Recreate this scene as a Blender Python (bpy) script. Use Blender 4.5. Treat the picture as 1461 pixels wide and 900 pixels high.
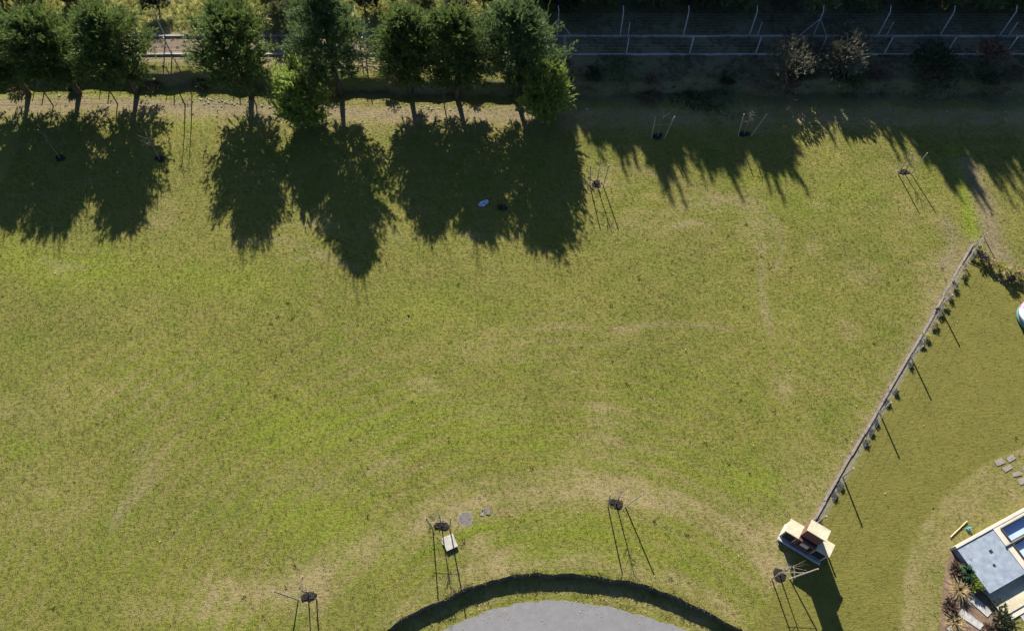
import bpy, math, random
import numpy as np
R = math.radians
sc = bpy.context.scene
for o in list(bpy.data.objects): bpy.data.objects.remove(o)

# ---------------------------------------------------------------- camera, sky, sun, exposure
CAM_H, PITCH, FPX, SUN_EL, SUN_AZ = 39.5, 61.0, 1100.0, 29.5, -10.0
cd = bpy.data.cameras.new('camera'); cam = bpy.data.objects.new('camera', cd)
sc.collection.objects.link(cam)
cd.sensor_width = 36; cd.lens = 36 * FPX / 1461; cd.clip_end = 3000; cd.clip_start = 0.1
cam.location = (0, 0, CAM_H); cam.rotation_euler = (R(90 - PITCH), 0, 0)
sc.camera = cam
w = bpy.data.worlds.new('World'); sc.world = w; w.use_nodes = True
nt = w.node_tree; bg = nt.nodes['Background']
sky = nt.nodes.new('ShaderNodeTexSky'); sky.sky_type = 'NISHITA'; sky.sun_disc = False; sky.ozone_density = 4.0; sky.dust_density = .5
sky.sun_elevation = R(SUN_EL); sky.sun_rotation = R(SUN_AZ % 360)
nt.links.new(sky.outputs[0], bg.inputs[0]); bg.inputs[1].default_value = 0.05
sl = bpy.data.lights.new('sun', 'SUN'); sl.energy = 5.0; sl.angle = R(0.53); sl.color = (1, .94, .80)
so = bpy.data.objects.new('sun', sl); sc.collection.objects.link(so)
so.rotation_euler = (R(-(90 - SUN_EL)), 0, R(-SUN_AZ)); so.location = (-10, 60, 60)
sc.view_settings.view_transform = 'Standard'; sc.view_settings.look = 'None'
sc.view_settings.gamma = 1; sc.view_settings.use_curve_mapping = False
sc.view_settings.exposure = 1.58

def g(px, py, z=0.0):
    """point of the level z that the photograph shows at (px, py)"""
    s, c = math.sin(R(PITCH)), math.cos(R(PITCH))
    u, v = (px - 730.5) / FPX, (450 - py) / FPX
    d = (u, c + v * s, -s + v * c)
    t = (z - CAM_H) / d[2]
    return (d[0] * t, d[1] * t, z)
def g2(px, py, z=0.0):
    return g(px, py, z)[:2]
SUNV = np.array([math.sin(R(SUN_AZ)) * math.cos(R(SUN_EL)), math.cos(R(SUN_AZ)) * math.cos(R(SUN_EL)), math.sin(R(SUN_EL))])
rng = np.random.default_rng(7); random.seed(7)
COL = sc.collection

# ---------------------------------------------------------------- materials
def nodes(m):
    m.use_nodes = True
    return m.node_tree, m.node_tree.nodes, m.node_tree.links
def mix(N, L, f, a, b, bt='MIX'):
    n = N.new('ShaderNodeMix'); n.data_type = 'RGBA'; n.blend_type = bt; n.clamp_factor = True
    for i, v in ((0, f), (6, a), (7, b)):
        if hasattr(v, 'links'): L.new(v, n.inputs[i])
        elif isinstance(v, (int, float)): n.inputs[i].default_value = v
        else: n.inputs[i].default_value = (*v, 1)
    return n.outputs[2]
def math_(N, L, op, a, b=None, c=None):
    n = N.new('ShaderNodeMath'); n.operation = op
    for i, v in enumerate((a, b, c)):
        if v is None: continue
        if hasattr(v, 'links'): L.new(v, n.inputs[i])
        else: n.inputs[i].default_value = v
    return n.outputs[0]
def noise(N, L, vec, scale, detail=4, rough=.6, lo=.35, hi=.65):
    n = N.new('ShaderNodeTexNoise'); n.inputs['Scale'].default_value = scale
    n.inputs['Detail'].default_value = detail; n.inputs['Roughness'].default_value = rough
    if vec is not None: L.new(vec, n.inputs['Vector'])
    r = N.new('ShaderNodeMapRange'); r.inputs[1].default_value = lo; r.inputs[2].default_value = hi
    L.new(n.outputs[0], r.inputs[0])
    return r.outputs[0]
def simple(name, col, col2=None, rough=.8, scale=6, bump=0.0, metal=0, spec=.3, translucent=0, detail=5):
    m = bpy.data.materials.new(name); t, N, L = nodes(m)
    b = N['Principled BSDF']; b.inputs['Roughness'].default_value = rough; b.inputs['Metallic'].default_value = metal
    b.inputs['Specular IOR Level'].default_value = spec
    tc = N.new('ShaderNodeNewGeometry'); pos = tc.outputs['Position']
    f = noise(N, L, pos, scale, detail)
    c = mix(N, L, f, col, col2 or tuple(x * .7 for x in col))
    L.new(c, b.inputs['Base Color'])
    if bump:
        n2 = noise(N, L, pos, scale * 4, 4)
        bp = N.new('ShaderNodeBump'); bp.inputs['Strength'].default_value = bump; bp.inputs['Distance'].default_value = .03
        L.new(n2, bp.inputs['Height']); L.new(bp.outputs[0], b.inputs['Normal'])
    if translucent:
        tr = N.new('ShaderNodeBsdfTranslucent'); L.new(c, tr.inputs[0])
        ms = N.new('ShaderNodeMixShader'); ms.inputs[0].default_value = translucent
        L.new(b.outputs[0], ms.inputs[1]); L.new(tr.outputs[0], ms.inputs[2])
        L.new(ms.outputs[0], N['Material Output'].inputs[0])
    return m

def grass_colour(N, L, attr_type):
    pos = N.new('ShaderNodeNewGeometry').outputs['Position']
    def at(nm):
        a = N.new('ShaderNodeAttribute'); a.attribute_type = attr_type; a.attribute_name = nm
        return a.outputs['Fac']
    big = noise(N, L, pos, .16, 4, .55, .38, .62)
    mid = noise(N, L, pos, .9, 5, .65, .36, .64)
    # streaky, stretched a little along x, as the mower left it
    mp = N.new('ShaderNodeMapping'); mp.inputs['Scale'].default_value = (1.0, 2.1, 1); mp.inputs['Rotation'].default_value = (0, 0, R(-14)); L.new(pos, mp.inputs[0])
    fine = noise(N, L, mp.outputs[0], 3.4, 7, .78, .33, .67)
    grit = noise(N, L, mp.outputs[0], 11, 4, .75, .34, .66)
    c = mix(N, L, big, (.136, .135, .029), (.110, .117, .025))
    c = mix(N, L, math_(N, L, 'MULTIPLY', mid, .6), c, (.160, .138, .042))
    patch = noise(N, L, pos, .42, 5, .6, .48, .66)
    c = mix(N, L, math_(N, L, 'MULTIPLY', patch, .5), c, (.092, .118, .015))
    lushf = math_(N, L, 'MULTIPLY', at('lush'), math_(N, L, 'ADD', .45, math_(N, L, 'MULTIPLY', fine, .7)))
    c = mix(N, L, lushf, c, (.132, .165, .015))
    dryf = math_(N, L, 'MULTIPLY', at('dry'), math_(N, L, 'ADD', .25, math_(N, L, 'MULTIPLY', mid, 1.0)))
    c = mix(N, L, dryf, c, (.205, .168, .080))
    c = mix(N, L, at('yard'), c, mix(N, L, mid, (.122, .114, .027), (.104, .097, .023)))
    c = mix(N, L, at('field'), c, mix(N, L, mid, (.270, .255, .085), (.175, .190, .055)))
    so_ = math_(N, L, 'MULTIPLY', at('soil'), math_(N, L, 'ADD', .45, math_(N, L, 'MULTIPLY', fine, .8)))
    c = mix(N, L, so_, c, mix(N, L, mid, (.200, .155, .105), (.135, .105, .080)))
    c = mix(N, L, at('weed'), c, mix(N, L, mid, (.080, .086, .046), (.118, .104, .072)))
    # grain: blades, dead leaves, gaps
    yard = at('yard')
    amp = math_(N, L, 'SUBTRACT', 1.0, math_(N, L, 'MULTIPLY', yard, .55))
    c = mix(N, L, math_(N, L, 'MULTIPLY', amp, math_(N, L, 'MULTIPLY', math_(N, L, 'SUBTRACT', 1.0, fine), .36)), c, mix(N, L, 1.0, c, (.45, .50, .42), 'MULTIPLY'))
    c = mix(N, L, math_(N, L, 'MULTIPLY', amp, math_(N, L, 'MULTIPLY', grit, .42)), c, mix(N, L, 1.0, c, (1.45, 1.38, 1.5), 'MULTIPLY'))
    return c, fine, grit, pos

def ground_material():
    m = bpy.data.materials.new('turf'); t, N, L = nodes(m); b = N['Principled BSDF']
    c, fine, grit, pos = grass_colour(N, L, 'GEOMETRY')
    L.new(c, b.inputs['Base Color']); b.inputs['Roughness'].default_value = .9; b.inputs['Specular IOR Level'].default_value = .1
    h = math_(N, L, 'ADD', fine, math_(N, L, 'MULTIPLY', grit, .4))
    bp = N.new('ShaderNodeBump'); bp.inputs['Strength'].default_value = .5; bp.inputs['Distance'].default_value = .07
    L.new(h, bp.inputs['Height']); L.new(bp.outputs[0], b.inputs['Normal'])
    return m
def tuft_material():
    m = bpy.data.materials.new('grass_blade'); t, N, L = nodes(m); b = N['Principled BSDF']
    c, *_ = grass_colour(N, L, 'INSTANCER')
    oi = N.new('ShaderNodeObjectInfo')
    c = mix(N, L, oi.outputs['Random'], mix(N, L, 1.0, c, (.90, .92, .86), 'MULTIPLY'), mix(N, L, 1.0, c, (1.28, 1.24, 1.2), 'MULTIPLY'))
    L.new(c, b.inputs['Base Color']); b.inputs['Roughness'].default_value = .75; b.inputs['Specular IOR Level'].default_value = .2
    tr = N.new('ShaderNodeBsdfTranslucent'); L.new(c, tr.inputs[0])
    ms = N.new('ShaderNodeMixShader'); ms.inputs[0].default_value = .35
    L.new(b.outputs[0], ms.inputs[1]); L.new(tr.outputs[0], ms.inputs[2]); L.new(ms.outputs[0], N['Material Output'].inputs[0])
    return m
M = {}
M['turf'] = ground_material(); M['blade'] = tuft_material()
M['asphalt'] = simple('asphalt', (.148, .145, .155), (.126, .124, .131), .9, 3.0, .1, detail=8)
M['bank'] = simple('bank_soil', (.10, .075, .055), (.05, .045, .03), .95, 3, .6)
M['foliage'] = simple('evergreen_foliage', (.150, .200, .050), (.062, .100, .030), .6, 1.8, spec=.25, translucent=.42)
M['foliage_light'] = simple('light_pine_foliage', (.30, .36, .085), (.17, .24, .060), .6, 1.8, spec=.25, translucent=.5)
M['foliage_blue'] = simple('blue_green_foliage', (.130, .185, .060), (.058, .096, .038), .6, 1.8, spec=.25, translucent=.42)
M['foliage_olive'] = simple('olive_shrub_foliage', (.155, .165, .070), (.085, .100, .042), .7, 1.3, translucent=.2)
M['foliage_grey'] = simple('grey_shrub_foliage', (.120, .115, .078), (.075, .076, .052), .7, 1.3, translucent=.15)
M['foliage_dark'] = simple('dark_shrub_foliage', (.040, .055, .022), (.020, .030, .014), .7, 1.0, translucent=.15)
M['bark'] = simple('bark', (.085, .065, .050), (.045, .036, .030), .9, 7, .5)
M['twig'] = simple('twig', (.21, .175, .135), (.13, .11, .09), .85, 9)
M['stake'] = simple('weathered_wood', (.33, .29, .23), (.20, .175, .14), .8, 8)
M['mulch'] = simple('mulch', (.022, .016, .015), (.010, .008, .008), .95, 12, .5)  # near-black: the shade of the planting hole is put into the mulch colour
M['concrete'] = simple('concrete', (.34, .33, .32), (.25, .245, .235), .85, 3, .15)
M['concrete_pale'] = simple('pale_concrete', (.34, .32, .29), (.25, .235, .21), .85, 4, .1)
M['iron'] = simple('cast_iron', (.125, .108, .105), (.085, .073, .070), .7, 6, .3)
M['dark'] = simple('dark_plastic', (.018, .018, .022), (.012, .012, .014), .6, 5)
M['galv'] = simple('galvanised_steel', (.30, .33, .39), (.24, .27, .32), .5, 5, metal=.0)
M['cream'] = simple('cream_plaster', (.44, .395, .29), (.34, .30, .22), .85, 3, .08)
M['cream_white'] = simple('off_white_plaster', (.44, .40, .345), (.36, .33, .285), .85, 3, .08)
M['brick'] = simple('red_brick', (.15, .062, .055), (.10, .045, .042), .85, 9, .2)
M['soot_shade'] = simple('soot_shade', (.02, .018, .02), (.012, .011, .012), .95, 5)  # soot of the hearth, and painted shade of the wood store openings
M['steel'] = simple('grill_steel', (.52, .50, .44), (.40, .39, .36), .5, 8)
M['slate'] = simple('grey_blue_slate', (.225, .255, .310), (.150, .182, .235), .6, 3.5, .08, detail=8)
M['slab'] = simple('pale_stone_slab', (.34, .33, .335), (.22, .22, .225), .8, 6, .1)
M['paver'] = simple('grey_paver', (.20, .175, .155), (.14, .125, .105), .85, 5, .2)
M['water'] = simple('pool_water', (.33, .42, .58), (.27, .36, .52), .06, 1.5, .05, spec=.5)
M['pool_dark'] = simple('dark_frame', (.07, .06, .055), (.05, .045, .04), .5, 4)
M['straw'] = simple('straw_grass', (.40, .31, .165), (.26, .20, .105), .8, 5, translucent=.25)
M['yellow'] = simple('yellow_shrub', (.42, .38, .085), (.27, .25, .07), .8, 3, translucent=.25)
M['agave'] = simple('dark_green_leaf', (.040, .085, .030), (.022, .05, .02), .5, 3, translucent=.1)
M['brown'] = simple('brown_shrub', (.16, .105, .075), (.09, .06, .045), .85, 5)
M['bare'] = simple('bare_stems', (.105, .085, .078), (.06, .048, .045), .9, 7)
M['plank'] = simple('pale_timber', (.46, .38, .23), (.38, .31, .19), .7, 6)
M['blue'] = simple('blue_plastic', (.05, .27, .44), (.04, .20, .36), .5, 6)
M['bag'] = simple('pale_blue_plastic', (.42, .49, .64), (.28, .35, .52), .4, 5)
M['white'] = simple('white_vinyl', (.80, .80, .82), (.74, .74, .77), .35, 3)
M['pink'] = simple('pink_vinyl', (.70, .08, .28), (.6, .30, .62), .35, 6)
M['teal'] = simple('teal_vinyl', (.10, .24, .24), (.08, .18, .19), .4, 4)
M['rubble'] = simple('rubble', (.36, .32, .26), (.22, .19, .16), .9, 6, .2)
M['edging'] = simple('edging_concrete', (.20, .180, .170), (.125, .11, .105), .9, 5, .3)
M['frame_c'] = simple('worn_concrete', (.20, .18, .15), (.13, .12, .09), .9, 7, .2)
M['wire'] = simple('fence_wire', (.16, .18, .22), (.12, .14, .17), .5, 4)

# ---------------------------------------------------------------- mesh helpers
class MB:
    def __init__(s): s.v = []; s.f = []
    def box(s, c, size, rz=0, taper=1.0):
        n = len(s.v); x, y, z = (q / 2 for q in size); cr, sr = math.cos(rz), math.sin(rz)
        for k, (a, b, d) in enumerate([(-1,-1,-1),(1,-1,-1),(1,1,-1),(-1,1,-1),(-1,-1,1),(1,-1,1),(1,1,1),(-1,1,1)]):
            q = taper if d > 0 else 1
            px, py = a * x * q, b * y * q
            s.v.append((c[0] + px * cr - py * sr, c[1] + px * sr + py * cr, c[2] + d * z))
        for q in ((0,3,2,1),(4,5,6,7),(0,1,5,4),(1,2,6,5),(2,3,7,6),(3,0,4,7)): s.f.append(tuple(n + i for i in q))
        return s
    def prism(s, pts, z0, z1):
        n = len(s.v); k = len(pts)
        a = sum(pts[i][0] * pts[(i+1) % k][1] - pts[(i+1) % k][0] * pts[i][1] for i in range(k))
        if a < 0: pts = pts[::-1]
        s.v += [(p[0], p[1], z0) for p in pts] + [(p[0], p[1], z1) for p in pts]
        s.f.append(tuple(n + k + i for i in range(k))); s.f.append(tuple(n + k - 1 - i for i in range(k)))
        for i in range(k):
            j = (i + 1) % k; s.f.append((n + i, n + j, n + k + j, n + k + i))
        return s
    def tube(s, pts, radii, sides=6):
        pts = [np.array(p, float) for p in pts]
        if not hasattr(radii, '__len__'): radii = [radii] * len(pts)
        n = len(s.v)
        for i, p in enumerate(pts):
            d = pts[min(i + 1, len(pts) - 1)] - pts[max(i - 1, 0)]; d /= (np.linalg.norm(d) + 1e-9)
            a = np.array((1, 0, 0)) if abs(d[0]) < .8 else np.array((0, 1, 0))
            u = np.cross(d, a); u /= np.linalg.norm(u); vv = np.cross(d, u)
            for k in range(sides):
                t = 2 * math.pi * k / sides
                s.v.append(tuple(p + radii[i] * (math.cos(t) * u + math.sin(t) * vv)))
        for i in range(len(pts) - 1):
            for k in range(sides):
                k2 = (k + 1) % sides
                s.f.append((n + i*sides + k, n + i*sides + k2, n + (i+1)*sides + k2, n + (i+1)*sides + k))
        s.f.append(tuple(n + k for k in range(sides))[::-1]); e = n + (len(pts) - 1) * sides
        s.f.append(tuple(e + k for k in range(sides)))
        return s
    def blob(s, c, r, seed=0, rough=.2, seg=8, rings=5):
        q = random.Random(seed); n = len(s.v)
        if not hasattr(r, '__len__'): r = (r, r, r)
        for i in range(rings + 1):
            th = math.pi * i / rings
            for k in range(seg):
                ph = 2 * math.pi * k / seg; f = 1 + q.uniform(-rough, rough)
                s.v.append((c[0] + r[0]*f*math.sin(th)*math.cos(ph), c[1] + r[1]*f*math.sin(th)*math.sin(ph), c[2] + r[2]*f*math.cos(th)))
        for i in range(rings):
            for k in range(seg):
                k2 = (k + 1) % seg; s.f.append((n + i*seg + k, n + (i+1)*seg + k, n + (i+1)*seg + k2, n + i*seg + k2))
        return s
    def build(s, name, mat, parent=None, smooth=False):
        me = bpy.data.meshes.new(name); me.from_pydata([tuple(map(float, v)) for v in s.v], [], s.f); me.update()
        return link(name, me, mat, parent, smooth)
def link(name, me, mat, parent=None, smooth=False):
    me.materials.append(M[mat] if isinstance(mat, str) else mat)
    if smooth: me.polygons.foreach_set('use_smooth', [True] * len(me.polygons))
    o = bpy.data.objects.new(name, me); COL.objects.link(o)
    if parent is not None: o.parent = parent
    return o
def tag(o, label=None, cat=None, group=None, kind=None):
    for k, v in (('label', label), ('category', cat), ('group', group), ('kind', kind)):
        if v: o[k] = v
    return o
def thing(name, label, cat, loc=(0, 0, 0), rz=0, group=None):
    o = bpy.data.objects.new(name, None); COL.objects.link(o); o.empty_display_size = .2
    o.location = loc; o.rotation_euler = (0, 0, rz)
    return tag(o, label, cat, group)
def tri_mesh(name, V, mat, parent=None):
    """V: (n,3,3) triangles"""
    n = len(V); me = bpy.data.meshes.new(name)
    me.vertices.add(n * 3); me.vertices.foreach_set('co', V.reshape(-1).astype(np.float32))
    me.loops.add(n * 3); me.loops.foreach_set('vertex_index', np.arange(n * 3, dtype=np.int32))
    me.polygons.add(n); me.polygons.foreach_set('loop_start', np.arange(0, n * 3, 3, dtype=np.int32))
    me.update(calc_edges=True); me.validate()
    return link(name, me, mat, parent)
def unit(a): return a / (np.linalg.norm(a, axis=-1, keepdims=True) + 1e-9)
def sprays(P, D, size, leaflets=8, spread=.55, width=.16, rg=rng):
    """feathery sprays: at each point P a fan of narrow leaflets along direction D"""
    n = len(P); D = unit(D)
    U = unit(np.cross(D, rg.normal(size=(n, 3)))); W = np.cross(D, U)
    size = np.broadcast_to(np.asarray(size, float), (n,)).reshape(n, 1)
    out = []
    for k in range(leaflets):
        t = k / max(1, leaflets - 1)
        side = (-1) ** k
        a = spread * side * (1.15 - .8 * t) + rg.normal(0, .12, (n, 1))
        d = unit(D * np.cos(a) + U * np.sin(a) + W * rg.normal(0, .22, (n, 1)))
        b = P + D * size * (.05 + .55 * t)
        ln = size * (.62 - .12 * t) * rg.uniform(.7, 1.25, (n, 1))
        s_ = unit(np.cross(d, W + rg.normal(0, .5, (n, 3)))) * size * width * .5
        out.append(np.stack([b - s_, b + s_, b + d * ln], 1))
    return np.concatenate(out)

# ---------------------------------------------------------------- terrain
TZ = 0.75                      # the terrace behind the bank stands this much above the lawn
foot_px = [(0, 120), (150, 120), (300, 124), (420, 130), (560, 134), (850, 136), (1100, 134), (1461, 136)]
foot = np.array([g2(*p) for p in foot_px])
def bank_foot(x): return np.interp(x, foot[:, 0], foot[:, 1])
lip_px = [(547, 900), (578, 880), (610, 864), (640, 850), (669, 838), (718, 822), (755, 818), (791, 817), (840, 820), (884, 826), (920, 834), (954, 845), (999, 868), (1030, 882), (1058, 898)]
lip = np.array([g2(*p) for p in lip_px])
XL, XR = lip[0, 0] - 2.2, lip[-1, 0] + 2.4
lip = np.concatenate([[(XL, -26), (XL + .1, .2), (XL + .9, 2.6)], lip, [(XR - .9, 2.8), (XR - .1, .2), (XR, -26)]])
LOW = -.46
def lip_y(x):
    j = .035 * np.sin(x * 2.3) + .03 * np.sin(x * 4.7 + 1 + np.sin(x)) + .012 * np.sin(x * 11.0)
    return np.interp(x, lip[:, 0], lip[:, 1]) + j
def und(x, y):
    return (.05 * np.sin(x * .31 + .6 * np.sin(y * .2)) * np.sin(y * .27 + 1.1) + .025 * np.sin(x * .9 + y * .4) * np.sin(y * .8 - x * .23) + .012 * np.sin(x * 2.3 + 1.7 * np.sin(y * 1.1)) * np.sin(y * 2.6))
def ground_z(x, y):
    f = bank_foot(x) + .25 * np.sin(x * .8) * np.sin(x * .23 + 1) + .1 * np.sin(x * 2.7)
    t = np.clip((y - f) / .5, 0, 1); t = t * t * (3 - 2 * t)
    flat = np.clip((y - 4) / 10, 0, 1) * np.clip((f - y) / 2.5, 0, 1)
    yd = np.clip((x - 13) / 2, 0, 1) * np.clip((24 - y) / 4, 0, 1)
    far = np.clip((y - 46) / 30, 0, 1) * .8
    return TZ * t + und(x, y) * flat * (1 - yd) + far

def poly_dist(x, y, pts):
    d = np.full(x.shape, 1e9)
    for (x0, y0), (x1, y1) in zip(pts[:-1], pts[1:]):
        dx, dy = x1 - x0, y1 - y0; t = np.clip(((x - x0) * dx + (y - y0) * dy) / (dx * dx + dy * dy + 1e-9), 0, 1)
        d = np.minimum(d, np.hypot(x - x0 - t * dx, y - y0 - t * dy))
    return d
fence_a, fence_b = np.array(g2(1158, 750)), np.array(g2(1388, 350))
yard_edge = [g2(*p) for p in ((1530, 600), (1461, 636), (1405, 662), (1350, 705), (1312, 752), (1293, 800), (1285, 850), (1284, 930))]

def attributes(x, y):
    A = {k: np.zeros(x.shape) for k in ('dry', 'lush', 'soil', 'yard', 'field', 'weed')}
    wob = .35 * np.sin(x * 1.3 + 2 * np.sin(y * .7)) + .25 * np.sin(y * 2.1 + x)
    def blob(k, px, py, rx, ry, amp, rot=0, z=0):
        c = g2(px, py, z); s = 1 / 27.
        dx, dy = x - c[0], y - c[1]; cr, sr = math.cos(R(rot)), math.sin(R(rot))
        u, v = (dx * cr + dy * sr) / (rx * s), (-dx * sr + dy * cr) / (ry * s)
        A[k] += amp * np.exp(-(u * u + v * v) ** (1.0) * (1 + .25 * wob))
    def arc(k, pts, wd, amp):
        d = poly_dist(x, y, [g2(*p) for p in pts])
        A[k] += amp * np.exp(-(d / wd * (1 + .3 * wob)) ** 2)
    # dry band that follows the turning circle
    arc('dry', [(300, 870), (440, 825), (560, 765), (640, 725), (760, 700), (880, 695), (1000, 725), (1090, 775), (1110, 830)], 1.0, .62)
    arc('dry', [(560, 880), (640, 840), (720, 805), (830, 800), (950, 825), (1050, 880)], .5, .5)
    arc('dry', [(600, 890), (655, 862), (700, 842), (760, 833), (836, 836), (900, 846), (950, 862), (1010, 890)], .35, .7)
    for a in ((690, 795, 28, 22, 1.0), (632, 735, 30, 16, .7), (880, 705, 60, 16, .8), (865, 610, 30, 26, .55), (850, 580, 25, 12, .5),
              (550, 665, 26, 14, .7), (610, 550, 30, 14, .5), (700, 585, 60, 20, .3), (440, 690, 60, 26, .3), (860, 655, 60, 30, .35),
              (1110, 790, 45, 40, .7), (1150, 700, 50, 70, .3), (1000, 290, 70, 20, .35), (930, 320, 80, 24, .35), (1080, 320, 30, 60, .45),
              (1095, 450, 14, 40, .4), (1118, 550, 14, 24, .7), (1160, 350, 10, 18, .6), (1235, 390, 24, 18, .5), (1210, 465, 14, 22, .5),
              (1165, 292, 16, 8, .6), (700, 500, 90, 22, .3), (820, 470, 120, 20, .3), (60, 720, 70, 60, .35), (20, 590, 70, 30, .25), (180, 560, 120, 40, .2),
              (450, 320, 60, 24, .35), (230, 310, 24, 40, .4), (560, 340, 40, 20, .3), (90, 385, 40, 10, .5), (330, 840, 60, 16, .5), (230, 870, 60, 16, .4),
              (440, 850, 34, 26, .6), (851, 262, 30, 16, .8), (1290, 246, 26, 14, .5), (680, 330, 26, 20, .4), (1300, 300, 60, 30, .3), (1330, 420, 24, 70, .35), (1350, 380, 20, 30, .5)):
        blob('dry', *a)
    for k, a in enumerate([(205, 690, 10, 40, .6, -24), (172, 728, 8, 26, .5, -20), (205, 650, 10, 20, .4, -10)]):
        blob('dry', *a[:5], rot=a[5]); blob('soil', *a[:4], .25, rot=a[5])
    for a in ((110, 385, 120, 40, .9), (330, 400, 120, 40, .5), (30, 640, 36, 20, .6), (75, 712, 16, 12, .9), (500, 600, 200, 60, .45), (430, 730, 90, 40, .6), (310, 880, 60, 30, .6),
              (530, 780, 90, 50, .55), (680, 752, 28, 14, .9), (700, 620, 150, 50, .35), (760, 790, 60, 36, .5), (830, 750, 90, 30, .45), (900, 660, 100, 36, .35), (1050, 690, 60, 26, .5),
              (1090, 690, 40, 24, .4), (270, 175, 40, 14, .8), (1120, 300, 120, 40, .35), (1210, 270, 60, 24, .4), (1090, 255, 60, 14, .5), (960, 560, 100, 40, .3), (250, 530, 120, 50, .3), (600, 440, 160, 40, .3),
              (1020, 800, 60, 30, .4), (1118, 860, 30, 40, .4), (380, 620, 100, 40, .3), (150, 800, 100, 40, .25), (20, 360, 60, 30, .4), (900, 790, 50, 26, .4)):
        blob('lush', *a)
    # tyre marks of the mower
    for pts in ([(975, 300), (1000, 290), (1050, 282), (1085, 290), (1110, 320), (1118, 355), (1105, 385)], [(960, 325), (995, 315), (1020, 330)], [(850, 240), (900, 238), (990, 268), (1080, 300)],
                [(330, 352), (400, 342), (440, 352), (470, 375)], [(420, 372), (465, 362), (510, 385)], [(1090, 350), (1085, 400), (1100, 480)], [(880, 470), (960, 460), (1040, 470)], [(60, 370), (100, 380)]):
        d = poly_dist(x, y, [g2(*p) for p in pts]); A['dry'] += .35 * np.exp(-(d / .16) ** 2); A['soil'] += .4 * np.exp(-(d / .10) ** 2)
    # the yard beyond the wire fence, and its worn edge
    fx = fence_a[0] + (fence_b[0] - fence_a[0]) * (y - fence_a[1]) / (fence_b[1] - fence_a[1])
    top = np.interp(x, [g2(1385, 352)[0], g2(1461, 408)[0], 40], [g2(1385, 352)[1], g2(1461, 408)[1], g2(1461, 408)[1] - 3])
    iny = 1 / (1 + np.exp(-(x - fx - .15) / .12)) * 1 / (1 + np.exp(-(top - y) / .2))
    A['yard'] = iny * .95
    ye = np.array(yard_edge); ex = np.interp(y, ye[::-1, 1], ye[::-1, 0])
    worn = 1 / (1 + np.exp(-(x - ex) / .1)) * iny
    A['yard'] *= 1 - .85 * worn
    edge = np.exp(-((x - ex - .25) / .3) ** 2) * iny
    A['dry'] = A['dry'] * (1 - .8 * iny) + worn * .55 + edge * .45
    A['lush'] = A['lush'] * (1 - iny)
    # bare strip along the fence, and dry grass beside it
    d = poly_dist(x, y, [tuple(fence_a), tuple(fence_b)])
    A['soil'] += .75 * np.exp(-(d / .28) ** 4); A['dry'] += .4 * np.exp(-(d / .8) ** 2)
    # green ditch and the churned track next to it
    A['lush'] += 1.4 * np.exp(-(poly_dist(x, y, [g2(1362, 215), g2(1375, 260), g2(1388, 335)]) / .42) ** 2)
    A['soil'] += .8 * np.exp(-(poly_dist(x, y, [g2(1380, 235), g2(1402, 280), g2(1416, 345), g2(1440, 385)]) / .75 * (1 + .3 * wob)) ** 2)
    A['soil'] += .55 * np.exp(-(poly_dist(x, y, [g2(1345, 385), g2(1362, 350), g2(1350, 320)]) / .5 * (1 + .4 * wob)) ** 2)
    # pale dry strip in front of the bank, bank soil, terrace, field
    f = bank_foot(x)
    left = 1 / (1 + np.exp((x - 3.2) / .8))
    A['soil'] += np.exp(-((y - f + 1.9) / .6 * (1 + .25 * wob)) ** 2) * .75 * (.35 + .65 * left)
    A['dry'] += np.exp(-((y - f + 2.1) / 1.2) ** 2) * .8
    A['lush'] += np.exp(-((y - f + 1.0) / .45) ** 2) * 1.1 * (x < g2(300, 140)[0])
    onb = np.clip((y - f) / .6, 0, 1)
    A['lush'] *= 1 - .6 * onb
    ter = np.clip((y - f - 1.0) / .8, 0, 1)
    A['dry'] += ter * .75; A['soil'] += ter * (.62 + .3 * wob); A['lush'] *= 1 - ter
    far = 1 / (1 + np.exp(-(y - g2(730, 47, TZ)[1]) / .25))
    A['field'] = far * np.clip(1.2 - .1 * wob, 0, 1); A['soil'] *= 1 - far; A['dry'] *= 1 - .5 * far
    bet = np.exp(-((y - .5 * (g2(730, 51, TZ)[1] + g2(730, 77, TZ)[1])) / 1.1) ** 4); A['soil'] += bet * .8; A['field'] *= 1 - bet
    rgt = 1 / (1 + np.exp(-(x - 3.5) / 1.2))
    A['weed'] = rgt * np.clip((y - f + 1.4 + .5 * wob) / 1.2, 0, 1) * (.85 + .2 * wob)
    A['weed'] = np.maximum(A['weed'], np.clip(1 - np.abs(y - f - .1) / .75, 0, 1) * (.9 + .3 * wob))
    A['field'] *= 1 - .8 * rgt
    r = np.hypot(x - 2.5, y + 3.0); rr = np.hypot(x + 4.0, y - 2.0)
    sw = np.clip((26 - y) / 8, 0, 1)
    A['dry'] = A['dry'] * 1.2 + (.24 * np.sin(r * 6.6 + wob) * sw + .14 * np.sin(y * 6.0 + .8 * np.sin(x * .25) + wob) * (1 - sw)) * (.6 + .5 * np.sin(x * .5 + y * .31)) * (1 - iny) * (y < f - 1)
    A['lush'] += (.22 * np.sin(r * 6.6 + 2 + wob) * sw) * (1 - iny)
    return {k: np.clip(v, 0, 1.3) for k, v in A.items()}

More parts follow.
